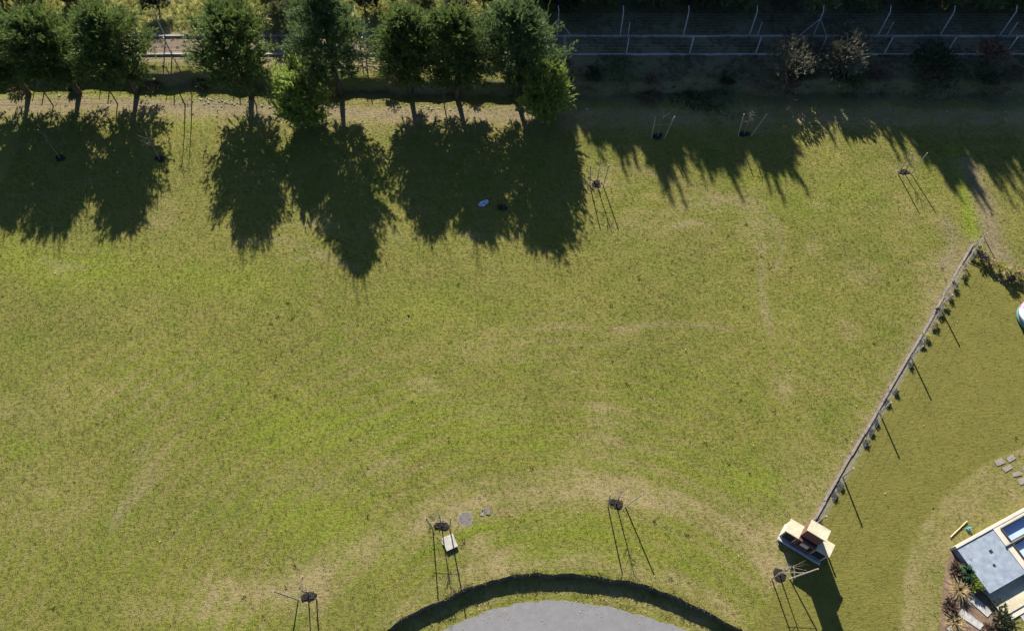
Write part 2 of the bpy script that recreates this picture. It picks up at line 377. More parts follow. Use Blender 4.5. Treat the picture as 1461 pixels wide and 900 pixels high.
def sheet(name, xs, ys, zf, clamp=None, mat='turf', keep=None):
    X, Y = np.meshgrid(xs, ys); cl = np.zeros(X.shape, bool)
    if clamp is not None:
        lim = clamp(X); cl = Y <= lim; Y = np.where(cl, lim, Y)
    Z = zf(X, Y); nx, ny = len(xs), len(ys)
    me = bpy.data.meshes.new(name)
    idx = np.arange(nx * ny).reshape(ny, nx)
    F = np.stack([idx[:-1, :-1], idx[:-1, 1:], idx[1:, 1:], idx[1:, :-1]], -1).reshape(-1, 4)
    dead = (cl[:-1, :-1] & cl[:-1, 1:] & cl[1:, 1:] & cl[1:, :-1]).reshape(-1)
    F = F[~dead]
    co = np.stack([X, Y, Z], -1).reshape(-1, 3)
    me.vertices.add(len(co)); me.vertices.foreach_set('co', co.reshape(-1).astype(np.float32))
    me.loops.add(F.size); me.loops.foreach_set('vertex_index', F.reshape(-1).astype(np.int32))
    me.polygons.add(len(F)); me.polygons.foreach_set('loop_start', np.arange(0, F.size, 4, dtype=np.int32))
    me.polygons.foreach_set('use_smooth', np.ones(len(F), bool)); me.update(calc_edges=True)
    for k, v in attributes(X, Y).items():
        a = me.attributes.new(k, 'FLOAT', 'POINT'); a.data.foreach_set('value', v.reshape(-1).astype(np.float32))
    return tag(link(name, me, mat), kind='structure')
def axis(lo, a, b, hi, st):
    inner = np.arange(a, b + 1e-6, st)
    out_l = a - np.cumsum(np.geomspace(1, 60, 14)); out_l = out_l[out_l > lo][::-1]
    out_r = b + np.cumsum(np.geomspace(1, 60, 14)); out_r = out_r[out_r < hi]
    return np.concatenate([[lo], out_l, inner, out_r, [hi]])
XS = np.unique(np.concatenate([axis(-400, -42, 42, 400, .2), [XL, XR]])); YS = axis(-200, -26, 62, 400, .2)
YS = YS[(YS < -25.9) | (YS > -1) | (np.abs(YS % 2) < .1)]
def lawn_clamp(X): return np.where((X >= XL) & (X <= XR), lip_y(X), -1e6)
lawn = sheet('lawn', XS, YS, ground_z, lawn_clamp)
verge = sheet('verge', np.arange(XL - .6, XR + .61, .25), np.arange(-26, 9.6, .25), lambda x, y: LOW + .02 * np.sin(x * 2.1) * np.sin(y * 2.7) + .0 * x)
# soil face between the lawn's lip and the sunken turning circle
xs = XS[(XS >= XL) & (XS <= XR)]
mb = MB()
prof = [(0, 0), (-.05, -.12), (-.02, -.27), (-.09, -.40), (-.16, LOW - .05)]
for x in xs:
    y = float(lip_y(np.array(x)))
    for dy, dz in prof: mb.v.append((x, y + dy + .012 * math.sin(x * 5 + dz * 9) * (dz < 0), dz if dz else float(ground_z(np.array(x), np.array(y)))))
k = len(prof)
for i in range(len(xs) - 1):
    for j in range(k - 1): mb.f.append((i * k + j, i * k + j + 1, (i + 1) * k + j + 1, (i + 1) * k + j))
tag(mb.build('soil_bank', 'bank', smooth=False), kind='structure')
# asphalt turning circle
rp = [(600, 912), (629, 900), (658, 886), (682, 876), (706, 868), (751, 858), (780, 856.5), (813, 857), (865, 864), (910, 876), (950, 888), (983, 900), (1010, 912)]
rw = [g2(*p, LOW + .03) for p in rp]
e = []
for (a, b) in zip(rw[:-1], rw[1:]):
    for t in np.linspace(0, 1, 14)[:-1]:
        x, y = a[0] + (b[0] - a[0]) * t, a[1] + (b[1] - a[1]) * t
        e.append((x, y + .03 * math.sin(x * 3.1 + 2 * math.sin(x)) + .02 * math.sin(x * 8.3 + math.sin(x * 2)) + .012 * math.sin(x * 19)))
e += [(rw[-1][0] + .9, 3.0), (rw[-1][0] + 1.5, 1.2), (rw[-1][0] + 1.7, -1.5), (rw[-1][0] + 1.2, -5), (rw[-1][0] - .5, -9), (rw[-1][0] - .8, -26), (rw[0][0] + .8, -26), (rw[0][0] + .5, -9), (rw[0][0] - 1.2, -5), (rw[0][0] - 1.7, -1.5), (rw[0][0] - 1.5, 1.2), (rw[0][0] - .9, 3.0)]
tag(MB().prism(e, LOW - .1, LOW + .035).build('road', 'asphalt'), kind='structure')

# ---------------------------------------------------------------- grass relief (geometry nodes scatter on the lawn)
def tuft_mesh(name, n, h, r, wd, seed):
    q = np.random.default_rng(seed); T = []
    for i in range(n):
        a = q.uniform(0, 6.28); b = np.array([math.cos(a), math.sin(a), 0]) * q.uniform(0, r)
        lean = q.normal(0, .75, 2); d = unit(np.array([lean[0], lean[1], .8])); ln = h * q.uniform(.6, 1.3)
        s = unit(np.cross(d, q.normal(size=3))) * wd
        T.append([b - s, b + s, b + d * ln])
    V = np.array(T); me = bpy.data.meshes.new(name); me.from_pydata([tuple(p) for p in V.reshape(-1, 3)], [], [(3*i, 3*i+1, 3*i+2) for i in range(n)])
    me.materials.append(M['blade']); return me
def scatter(name, surf_xs, surf_ys, density, tuft, smin, smax, label_kind, wt=None, clamp=None, zf=ground_z, rel=None):
    X, Y = np.meshgrid(surf_xs, surf_ys)
    if rel is not None: Y = Y + rel(X)
    if clamp is not None: Y = np.maximum(Y, clamp(X) + .03)
    A = attributes(X, Y)
    me = bpy.data.meshes.new(name); nx, ny = len(surf_xs), len(surf_ys)
    idx = np.arange(nx * ny).reshape(ny, nx)
    F = np.stack([idx[:-1, :-1], idx[:-1, 1:], idx[1:, 1:], idx[1:, :-1]], -1).reshape(-1, 4)
    co = np.stack([X, Y, zf(X, Y) - .005], -1).reshape(-1, 3)
    me.vertices.add(len(co)); me.vertices.foreach_set('co', co.reshape(-1).astype(np.float32))
    me.loops.add(F.size); me.loops.foreach_set('vertex_index', F.reshape(-1).astype(np.int32))
    me.polygons.add(len(F)); me.polygons.foreach_set('loop_start', np.arange(0, F.size, 4, dtype=np.int32)); me.update(calc_edges=True)
    W = wt(X, Y, A)
    for k, v in list(A.items()) + [('dens', W)]:
        a = me.attributes.new(k, 'FLOAT', 'POINT'); a.data.foreach_set('value', v.reshape(-1).astype(np.float32))
    o = tag(link(name, me, 'blade'), kind='stuff')
    ng = bpy.data.node_groups.new(name, 'GeometryNodeTree')
    ng.interface.new_socket('Geometry', in_out='INPUT', socket_type='NodeSocketGeometry')
    ng.interface.new_socket('Geometry', in_out='OUTPUT', socket_type='NodeSocketGeometry')
    N, L = ng.nodes, ng.links
    i, out = N.new('NodeGroupInput'), N.new('NodeGroupOutput')
    dp = N.new('GeometryNodeDistributePointsOnFaces'); dp.distribute_method = 'RANDOM'
    na = N.new('GeometryNodeInputNamedAttribute'); na.data_type = 'FLOAT'; na.inputs[0].default_value = 'dens'
    mu = N.new('ShaderNodeMath'); mu.operation = 'MULTIPLY'; mu.inputs[1].default_value = density
    L.new(na.outputs[0], mu.inputs[0]); L.new(mu.outputs[0], dp.inputs['Density'])
    L.new(i.outputs[0], dp.inputs[0])
    t = bpy.data.objects.new(name + '_blade', tuft)
    oi = N.new('GeometryNodeObjectInfo'); oi.inputs[0].default_value = t; oi.inputs['As Instance'].default_value = True
    ip = N.new('GeometryNodeInstanceOnPoints'); L.new(dp.outputs[0], ip.inputs[0]); L.new(oi.outputs['Geometry'], ip.inputs['Instance'])
    rv = N.new('FunctionNodeRandomValue'); rv.data_type = 'FLOAT_VECTOR'; rv.inputs[0].default_value = (-.15, -.15, 0); rv.inputs[1].default_value = (.15, .15, 6.28)
    L.new(rv.outputs[0], ip.inputs['Rotation'])
    rs = N.new('FunctionNodeRandomValue'); rs.data_type = 'FLOAT'; rs.inputs[2].default_value = smin; rs.inputs[3].default_value = smax
    L.new(rs.outputs[1], ip.inputs['Scale'])
    L.new(ip.outputs[0], out.inputs[0])
    md = o.modifiers.new('scatter', 'NODES'); md.node_group = ng
    return o
def w_lawn(X, Y, A): return np.clip(1.0 - .45 * A['soil'] - .35 * A['dry'] - .85 * A['yard'], .1, 1) * (Y < bank_foot(X) + 1.6)
scatter('grass', np.arange(-33, 34.1, .3), np.arange(2.4, 42, .3), 75, tuft_mesh('tuft', 9, .037, .085, .011, 3), .6, 1.5, 'stuff', w_lawn, lambda X: np.where((X >= XL) & (X <= XR), lip_y(X), -1e6))
def w_weed(X, Y, A): return np.clip(.25 + .8 * np.sin(X * .7 + np.sin(Y * .5) * 2) * np.sin(Y * .6 + 1), .05, 1) * (1 - .85 * np.clip(A['yard'], 0, 1)) * (Y < bank_foot(X) - .2)
scatter('lawn_weeds', np.arange(-33, 34.1, .4), np.arange(4.4, 40, .4), .3, tuft_mesh('weed_tuft', 16, .07, .12, .02, 8), .5, 1.5, 'stuff', w_weed, lambda X: np.where((X >= XL) & (X <= XR), lip_y(X), -1e6))
scatter('lip_grass', np.arange(XL + .2, XR - .1, .15), np.arange(-.05, .16, .1), 90, tuft_mesh('lip_tuft', 10, .075, .10, .012, 9), .4, 1.4, 'stuff', lambda X, Y, A: np.clip(.5 + .8 * np.sin(X * 1.7 + np.sin(X * 4)), .1, 1) + 0 * Y, None, lambda x, y: 0 * x, lip_y)
def w_field(X, Y, A): return A['field'] * 1.0 + .12 * (Y > bank_foot(X) + .8) + .7 * np.clip(A['weed'], 0, 1) * (X > 2) * (.5 + .5 * np.sin(X * 1.3 + 2 * np.sin(Y))) * (Y > bank_foot(X) - .2)
scatter('long_grass', np.arange(-48, 50, .4), np.arange(36, 62, .4), 16, tuft_mesh('long_tuft', 12, .28, .18, .016, 4), .6, 1.5, 'stuff', w_field)
def w_verge(X, Y, A): return np.clip(1 - .5 * A['dry'], .2, 1) * (Y < np.where((X > XL) & (X < XR), lip_y(X), -99) - .1) * (poly_dist(X, Y, [(p[0], p[1]) for p in rw]) * np.where(Y > np.interp(X, [p[0] for p in rw], [p[1] for p in rw]), 1, -1) > .02)
scatter('verge_grass', np.arange(XL + .3, XR - .2, .25), np.arange(1, 9.4, .25), 70, tuft_mesh('verge_tuft', 9, .052, .085, .011, 5), .6, 1.4, 'stuff', w_verge, None, lambda x, y: 0 * x + LOW)

# ---------------------------------------------------------------- trees
def zat(x, y): return float(ground_z(np.array(x, float), np.array(y, float)))
def evergreen(name, label, px, py, h, rad, seed, mat='foliage', base=.25, lean=(0, .2), nb=125, per=68, size=.28, up=.45, group='evergreens in a row along the bank', loc=None, cat='tree', trunk_r=.17, blunt=.75, dens_core=420, spire=2.0):
    q = np.random.default_rng(seed)
    x, y = loc if loc else g2(px, py)
    root = thing(name, label, cat, (x, y, zat(x, y) - .04), 0, group)
    tr = MB()
    top = np.array([lean[0], lean[1], h * .9])
    def axis_pt(t): return np.array([lean[0] * t + .10 * math.sin(t * 5 + seed), lean[1] * t + .08 * math.sin(t * 4 + seed * 2), h * .9 * t])
    tr.tube([axis_pt(t) for t in np.linspace(0, 1, 8)], [trunk_r * (1.25 if i == 0 else 1) * (1 - .85 * t) + .012 for i, t in enumerate(np.linspace(0, 1, 8))], 8)
    P, D, S = [], [], []
    lobes = [(q.uniform(0, 6.28), q.uniform(.8, 1.2)) for _ in range(5)]
    for b in range(nb):
        t = base + (1 - base) * ((b + q.uniform(0, 1)) / nb) ** .95      # height fraction
        u = (t - base) / (1 - base)
        prof = min(1, (u + .10) / .28) ** .6 * (1 - u ** 2.3) ** blunt + .06
        az = b * 2.399 + q.normal(0, .35)
        lob = 1 + .09 * math.sin(2 * az + lobes[0][0]) + .08 * math.sin(3 * az + lobes[1][0] + 4 * u)
        ln = rad * prof * lob * q.uniform(.8, 1.12)
        rise = up * (.3 + 1.1 * u) + q.normal(0, .12)
        d = np.array([math.cos(az), math.sin(az), rise]); d /= np.linalg.norm(d)
        o0 = axis_pt(min(.98, t * .97))
        end = o0 + d * ln + np.array([0, 0, .10 * ln])
        if b % 6 == 0 and u < .85: tr.tube([o0, o0 + d * ln * .5, end - d * ln * .1], [.035 + .03 * (1 - u), .028, .01], 4)
        n = int(per * (.45 + .55 * ln / rad)) + 2
        s = q.uniform(.22, 1.0, n) ** .75
        p = o0 + np.outer(s, d) * ln + np.stack([0*s, 0*s, .10 * ln * s * s], 1)
        p = p + q.normal(0, .09 + .09 * (ln / rad), (n, 3)) * np.array([1, 1, .7])
        P.append(p); D.append(d + q.normal(0, .42, (n, 3)) + np.array([0, 0, .30])); S.append(np.full(n, size) * q.uniform(.65, 1.3, n))
    # dark heart of the crown: sprays packed round the trunk
    n = dens_core; u = q.uniform(.02, .95, n); a = q.uniform(0, 6.28, n); pr = np.minimum(1, (u + .1) / .28) ** .6 * (1 - u ** 2.3) ** blunt
    rr = rad * pr * q.uniform(.1, .7, n)
    ax = np.array([axis_pt(base + (1 - base) * k) for k in u])
    P.append(ax + np.stack([np.cos(a) * rr, np.sin(a) * rr, 0 * rr], 1)); D.append(q.normal(0, 1, (n, 3)) + [0, 0, .3]); S.append(np.full(n, max(size, .5) * 1.5))
    # upright leading shoots that give the crown its spiky top
    for b in range(int(40 + 8 * rad)):
        u = q.uniform(.12, .97); a = q.uniform(0, 6.28); pr = min(1, (u + .1) / .28) ** .6 * (1 - u ** 2.3) ** blunt
        o0 = axis_pt(base + (1 - base) * u) + np.array([math.cos(a), math.sin(a), 0]) * rad * pr * q.uniform(.6, 1.04)
        ln = spire * q.uniform(.35, 1.0) * (.55 + .5 * u); n = int(7 + 6 * ln); k = np.linspace(0, 1, n)
        d = np.array([math.cos(a) * .22, math.sin(a) * .22, 1])
        P.append(o0 + np.outer(k, d) * ln + q.normal(0, .04 + .05 * size, (n, 3)) * (1.1 - k)[:, None]); D.append(d + q.normal(0, .22, (n, 3))); S.append(size * .8 * (1.1 - .55 * k))
    P, D, S = np.concatenate(P), np.concatenate(D), np.concatenate(S)
    tr.build('trunk', 'bark', root, True)
    tri_mesh('crown', sprays(P, D, S, 10, .48, .13, q), mat, root)
    return root
EV = evergreen
EV('evergreen_tree', 'evergreen cut by the picture edge, at the end of the row beyond two leaning trunks', -30, 134, 7.3, 2.7, 11)
EV('evergreen_tree', 'end evergreen of the close-set trio, trunk bent at its foot', 42, 134, 7.0, 2.6, 12, lean=(-.2, .2))
EV('evergreen_tree', 'middle evergreen of the close-set trio with a slanting trunk', 112, 135, 7.1, 2.6, 13, lean=(-.4, .2))
EV('evergreen_tree', 'evergreen of the trio standing next to the bare saplings and open gap', 194, 132, 7.3, 2.75, 14, lean=(-.2, .3))
EV('evergreen_tree', 'broad evergreen on the other side of the gap from the trio', 358, 135, 7.5, 3.0, 15, lean=(-.1, .2))
EV('evergreen_tree', 'tallest evergreen, behind the bright young pine at the bank', 488, 136, 9.5, 2.9, 16, mat='foliage_blue', lean=(-.1, .3), blunt=1.1)
EV('evergreen_tree', 'evergreen over the deep brown shade beside the tallest tree', 588, 134, 7.3, 2.25, 17, lean=(.0, .2))
EV('evergreen_tree', 'evergreen with a dark bare lower trunk rising from rubble', 654, 138, 7.5, 2.5, 18, lean=(.0, .2))
EV('evergreen_tree', 'last tall evergreen of the row before the open wire fence', 736, 137, 8.0, 2.9, 19, mat='foliage_blue', lean=(.0, .2))
EV('young_pine', 'bright green rounded young pine in front of the tallest evergreen', 440, 172, 3.9, 2.1, 21, 'foliage_light', base=.08, nb=90, per=34, size=.38, up=1.3, trunk_r=.1, group='lighter young pines', blunt=.6, lean=(-.1, .5))
EV('young_pine', 'bright green narrow young pine at the fence end of the row', 778, 168, 4.1, 1.8, 22, 'foliage_light', base=.08, nb=90, per=34, size=.38, up=1.3, trunk_r=.1, group='lighter young pines', blunt=.6, lean=(0, .5))
# tall woodland trees beyond the security fence, whose shade lies over the corner of the lawn
def shade_tree(tipx, tipy, h, rad, seed, label, mat='foliage_dark'):
    t = np.array(g(tipx, tipy)); s = SUNV * ((h + .4) / SUNV[2]); b = t[:2] + s[:2]
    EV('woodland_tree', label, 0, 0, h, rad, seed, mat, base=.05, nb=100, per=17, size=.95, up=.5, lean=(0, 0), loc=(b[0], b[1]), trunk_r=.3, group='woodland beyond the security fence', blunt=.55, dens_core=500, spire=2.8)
WL = 'tall dark woodland tree behind the security fence, its shade on the lawn'
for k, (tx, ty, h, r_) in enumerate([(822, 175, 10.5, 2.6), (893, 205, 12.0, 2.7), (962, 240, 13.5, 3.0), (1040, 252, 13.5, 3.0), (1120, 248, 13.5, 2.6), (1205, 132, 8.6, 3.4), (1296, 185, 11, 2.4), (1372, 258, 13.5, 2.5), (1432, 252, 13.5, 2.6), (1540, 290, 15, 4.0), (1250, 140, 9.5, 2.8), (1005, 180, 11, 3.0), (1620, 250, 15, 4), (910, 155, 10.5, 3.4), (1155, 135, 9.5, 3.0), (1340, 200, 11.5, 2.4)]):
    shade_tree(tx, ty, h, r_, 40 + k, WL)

# ---------------------------------------------------------------- shrubs
def shrub(name, label, x, y, rx, h, seed, mat, group=None, n=420, size=.32, cat='shrub', stems=True, upd=.6):
    q = np.random.default_rng(seed); z = zat(x, y)
    root = thing(name, label, cat, (x, y, z - .02), 0, group)
    c = []
    for k in range(7):
        a = q.uniform(0, 6.28); r = rx * q.uniform(.15, .65); c.append((math.cos(a) * r, math.sin(a) * r, h * q.uniform(.35, .72), q.uniform(.4, .6)))
    c = np.array(c); i = q.integers(0, len(c), n); d = unit(q.normal(size=(n, 3))); d[:, 2] = np.abs(d[:, 2]) * .9 - .25
    rr = q.uniform(.45, 1, n)[:, None] * c[i, 3:4]
    P = c[i, :3] + d * rr * np.array([rx, rx, h * .75]); P[:, 2] = np.maximum(P[:, 2], .05)
    T = sprays(P, d + q.normal(0, .4, (n, 3)) + np.array([0, 0, upd]), size * q.uniform(.6, 1.3, n), 7, .7, .2, q)
    if stems:
        m = MB()
        for k in range(6): m.tube([(0, 0, 0), c[k, :3] * .5 + np.array([.05, 0, 0]), c[k, :3]], [.035, .025, .012], 4)
        m.build('stem', 'bark', root)
    tri_mesh('foliage', T, mat, root)
    return root
def at_px(px, py, z=TZ): return g2(px, py, z)
x, y = at_px(228, 17); shrub('round_bush', 'dark rounded bush standing alone in the pale field grass', x, y, 1.0, 1.7, 71, 'foliage_dark', n=900, size=.28)
for k, (px, py, rx, h, mt) in enumerate([(415, 38, 1.5, 2.2, 'foliage_olive'), (395, 15, 1.6, 2.2, 'foliage_olive'), (440, 8, 1.5, 2.4, 'foliage_olive'), (610, 26, 1.5, 2.6, 'foliage_olive'), (655, 14, 1.6, 2.8, 'foliage_grey'), (520, 14, 1.4, 2.0, 'foliage_dark'), (690, 6, 1.5, 2.4, 'foliage_olive'), (60, 8, 1.5, 1.6, 'foliage_olive'), (5, 12, 1.4, 1.8, 'foliage_olive'), (110, 4, 1.2, 1.5, 'foliage_olive'), (345, 2, 1.4, 1.8, 'foliage_olive'), (560, 0, 1.6, 2.4, 'foliage_olive')]):
    x, y = at_px(px, py); shrub('field_shrub', {'foliage_olive': 'olive shrub in the field behind the row of evergreens', 'foliage_grey': 'greyish shrub between evergreen tops in the field behind', 'foliage_dark': 'very dark shrub in the field behind the tallest evergreen'}[mt], x, y, rx, h, 80 + k, mt, 'shrubs behind the row of evergreens', 620, .36)
for k, (px, py, rx, h) in enumerate([(800, 18, 1.6, 1.8), (850, 12, 1.7, 2.2), (920, 14, 1.8, 2.0), (985, 12, 1.7, 2.2), (1050, 12, 1.8, 2.4), (1225, 10, 1.8, 2.4), (1290, 12, 1.9, 2.4), (1345, 14, 1.8, 2.6), (1400, 16, 1.9, 2.6), (1455, 18, 1.8, 2.4), (760, 10, 1.6, 2.2), (1320, -8, 2, 3), (1440, -8, 2, 3), (900, -8, 2, 3), (1010, -8, 2, 3), (1110, 6, 1.6, 2.2)]):
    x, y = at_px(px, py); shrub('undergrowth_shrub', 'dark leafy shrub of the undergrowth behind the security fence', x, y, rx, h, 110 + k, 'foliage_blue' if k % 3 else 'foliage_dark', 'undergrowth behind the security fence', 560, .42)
x, y = at_px(1160, 30); shrub('tall_shrub', 'pale olive shrub catching light behind the security fence', x, y, 1.5, 3.1, 131, 'foliage_olive', None, 700, .36)
x, y = at_px(1186, 92); shrub('grey_leaved_bush', 'large grey leaved bush hiding the concrete kerb, its top in sun', x, y, 2.5, 2.4, 132, 'foliage_grey', None, 1400, .26)
x, y = at_px(1128, 96); shrub('grey_leaved_bush', 'lower grey leaved bush in front of the kerb, beside the sunlit one', x, y, 2.4, 2.0, 135, 'foliage_grey', None, 1200, .26)
x, y = at_px(1325, 96); shrub('dark_bush', 'wide near-black bush over the kerb', x, y, 1.9, 1.6, 133, 'foliage_dark', None, 800, .3)
x, y = at_px(1408, 92); shrub('dark_bush', 'smaller reddish dark bush over the kerb near the last fence post', x, y, 1.3, 1.5, 134, 'brown', None, 600, .3)
for k in range(16):
    px = 20 + k * 92 + rng.uniform(-20, 20); py = 116 + rng.uniform(-4, 8)
    x, y = at_px(px, py, .4); shrub('bank_weed', 'low dark weed clump on the shaded bank', x, y, rng.uniform(.5, .9), rng.uniform(.25, .5), 150 + k, 'foliage_dark' if k % 2 else 'brown', 'weeds on the bank', 160, .22, 'weed', False)

for k in range(12):
    px = 800 + k * 58 + rng.uniform(-14, 14); py = rng.uniform(96, 140)
    x, y = at_px(px, py, .6); shrub('bramble', 'low bramble clump on the shaded terrace below the security fence', x, y, rng.uniform(1.4, 2.6), rng.uniform(.10, .2), 500 + k, ['foliage_dark', 'foliage_blue', 'brown'][k % 3], 'brambles on the shaded terrace', 420, .18, 'bramble', False)

# ---------------------------------------------------------------- security fence: two kerbs, posts, wires
def kerb(py, xa, xb, label, h=.11):
    a, b = g2(xa, py, TZ + h), g2(xb, py, TZ + h); rt = thing('concrete_kerb', label, 'kerb', (0, a[1], 0), 0)
    n = max(1, int((b[0] - a[0]) / 2.4)); L_ = (b[0] - a[0]) / n
    for i in range(n):
        cx = a[0] + (i + .5) * L_; z = zat(cx, a[1])
        MB().box((cx, .012 * math.sin(i * 2.3), z + h / 2 - .06), (L_ - .02, .12, h + .12)).build('kerb_block', 'concrete', rt)
    return a[1]
YF = kerb(77, -60, 1560, 'pale concrete kerb at the foot of the lower wire fence'); YR = kerb(51, -60, 1560, 'pale concrete kerb at the foot of the taller rear wire fence')
def sec_fence(Y, name, label, posts, ph, nw, arm, strut):
    rt = thing(name, label, 'fence', (posts[0], Y, zat(posts[0], Y)))
    z0 = zat(posts[0], Y)
    for i, x in enumerate(posts):
        dx = x - posts[0]; m = MB().tube([(dx, 0, zat(x, Y) - z0 - .1), (dx, 0, ph)], .045, 6)
        if arm: m.tube([(dx, 0, ph - .02), (dx, -.02, ph + .15), (dx - .05, .22, ph + .5)], .032, 5)
        m.build('post', 'galv', rt)
        if strut and i % 4 == 1:
            for s in (-1, 1): MB().tube([(dx, .02, ph * .78), (dx + s * .95, .04, .1)], .035, 5).build('brace', 'galv', rt)
        if arm and i % 2 == 0:
            MB().tube([(dx + .55, -.1, -.1), (dx + .55, -.1, ph * .68)], .035, 5).build('short_post', 'galv', rt)
    ex = posts[-1] - posts[0]
    for k in range(nw): MB().tube([(0, -.03, .12 + k * (ph - .15) / (nw - 1)), (ex, -.03, .12 + k * (ph - .15) / (nw - 1))], .006, 4).build('wire', 'wire', rt)
px_f = [-30, 62, 154, 246, 338, 430, 522, 614, 712, 804, 893, 983, 1077, 1168, 1260, 1348, 1433, 1520]
sec_fence(YF, 'lower_wire_fence', 'lower galvanised wire fence of the double security line', [g2(p, 77, TZ)[0] for p in px_f], 1.55, 6, False, False)
sec_fence(YR, 'tall_wire_fence', 'taller rear galvanised wire fence with braced posts and bent tops', [g2(p - 9, 50, TZ)[0] for p in px_f], 2.0, 9, True, True)

# ---------------------------------------------------------------- saplings with stakes
def young_tree(px, py, label, where, h=2.2, seed=0, stake=True, slabel=None, spread=1.0, leanr=.55, lean_l=-.2, leaf=False, rail=True, pit=True, sh=2.0):
    q = np.random.default_rng(seed); x, y = g2(px, py); z = zat(x, y)
    rt = thing('young_tree', label, 'sapling', (x, y, z - .03), 0, 'staked young trees on the lawn')
    MB().tube([(0, 0, 0), (.02, .01, h * .5), (.05, .04, h)], [.034, .028, .012], 6).build('trunk', 'twig', rt)
    m = MB()
    for k in range(16):
        t = q.uniform(.55, .98); a = q.uniform(0, 6.28); ln = q.uniform(.25, .55) * spread
        s = np.array([.03, .02, h * t]); d = np.array([math.cos(a), math.sin(a), q.uniform(.4, 1.2)])
        e_ = s + d * ln * .7; m.tube([s, s + d * ln * .35, e_], [.010, .008, .004], 4)
        for j in range(2): m.tube([e_ - d * ln * .3, e_ - d * ln * .3 + (d + q.normal(0, .6, 3)) * ln * .35], [.006, .003], 3)
    m.build('twigs', 'twig', rt)
    if stake:
        st = thing('tree_stakes', slabel, 'stakes', (x, y, z), 0, 'stake pairs beside the young trees')
        for s, ld in ((-1, lean_l), (1, leanr)):
            MB().tube([(s * .42, -.18, -.15), (s * .42 + ld, -.1, sh)], .034, 6).build('stake', 'stake', st)
        if rail:
            t = .62; MB().tube([(-.42 + lean_l * t - .1, -.13, sh * t), (.42 + leanr * t + .1, -.13, sh * t + .04)], .010, 5).build('tie_rail', 'stake', st)
    if pit:
        pm = MB(); n = 20; pm.v.append((0, 0, .03))
        for r_, zz in ((.14, .03), (.25, .045), (.34, .004)):
            for k in range(n):
                a = 6.283 * k / n; f = 1 + .22 * math.sin(2 * a + seed) + .14 * math.sin(3 * a + 2 * seed) + q.uniform(-.12, .12); pm.v.append((math.cos(a) * r_ * f, math.sin(a) * r_ * f * .8, zz + q.uniform(-.012, .02)))
        for k in range(n):
            k2 = (k + 1) % n; pm.f.append((0, 1 + k, 1 + k2))
            for r_ in range(2): pm.f.append((1 + r_*n + k, 1 + (r_+1)*n + k, 1 + (r_+1)*n + k2, 1 + r_*n + k2))
        for k in range(26):
            a = q.uniform(0, 6.28); r_ = q.uniform(0, .36); pm.blob((math.cos(a)*r_, math.sin(a)*r_*.8, .03), (q.uniform(.02, .05), q.uniform(.02, .05), .03), k, .3, 5, 3)
        o = pm.build('mulch_pit_shade', 'mulch'); o.location = (x, y, z + .004)  # low disc, its near-black colour paints the shade of a hole
        tag(o, 'dark mulch ring with painted pit shade ' + where, 'mulch', 'mulch rings with painted pit shade round the young trees')
yt = [
 (440, 850, 'bare young tree by the road mouth, leaning twigs over dry grass', 'pair of slanting stakes at the young tree near the road end', dict(lean_l=-.75, leanr=.02, seed=1, rail=False)),
 (630, 750, 'bare young tree between the manhole and the concrete box', 'two stakes and tie rail between manhole and concrete box', dict(lean_l=-.2, leanr=.18, seed=2)),
 (879, 718, 'bare young tree alone on the dry crest above the road bend', 'splayed stakes on the dry crest above the road bend', dict(lean_l=-.1, leanr=.62, seed=3, rail=False)),
 (1112, 820, 'bare bushy young tree in front of the brick barbecue', 'leaning stakes in front of the brick barbecue', dict(lean_l=.1, leanr=.75, seed=4, spread=1.9, sh=2.1)),
 (851, 263, 'bare young tree beside the tip of the evergreens\' shade', 'stakes with thin rail beside the tip of the evergreens\' shade', dict(lean_l=-.15, leanr=.15, seed=5)),
 (938, 195, 'pale bare young tree in the woodland shade with a bright tie rail', 'stakes with a bright tie rail in the woodland shade', dict(lean_l=-.05, leanr=.35, seed=6)),
 (1061, 192, 'bare young tree between two spread stakes in the woodland shade', 'two widely spread stakes without rail in the woodland shade', dict(lean_l=-.1, leanr=.55, seed=7, rail=False)),
 (1290, 245, 'small bare young tree near the green ditch', 'thin stakes near the green ditch', dict(lean_l=-.05, leanr=.15, seed=8, rail=False, h=1.5)),
 (228, 227, 'bare young tree at the rim of the trio\'s shade, tilted twigs', None, dict(stake=False, seed=9, spread=1.5)),
 (86, 226, 'bare young tree deep in the trio\'s shade', None, dict(stake=False, seed=10)),
]
wh = ['at the sapling beside the road mouth', 'between the manhole and the concrete box', 'on the dry crest above the road bend', 'in front of the brick barbecue', "beside the tip of the evergreens' shade", 'under the sapling with the bright tie rail', 'between two widely spread stakes in shade', 'near the green ditch', "at the rim of the trio's shade", "deep in the trio's shade"]
for (px, py, lb, sl_, kw), wr in zip(yt, wh): young_tree(px, py, lb, wr, slabel=sl_, **kw)
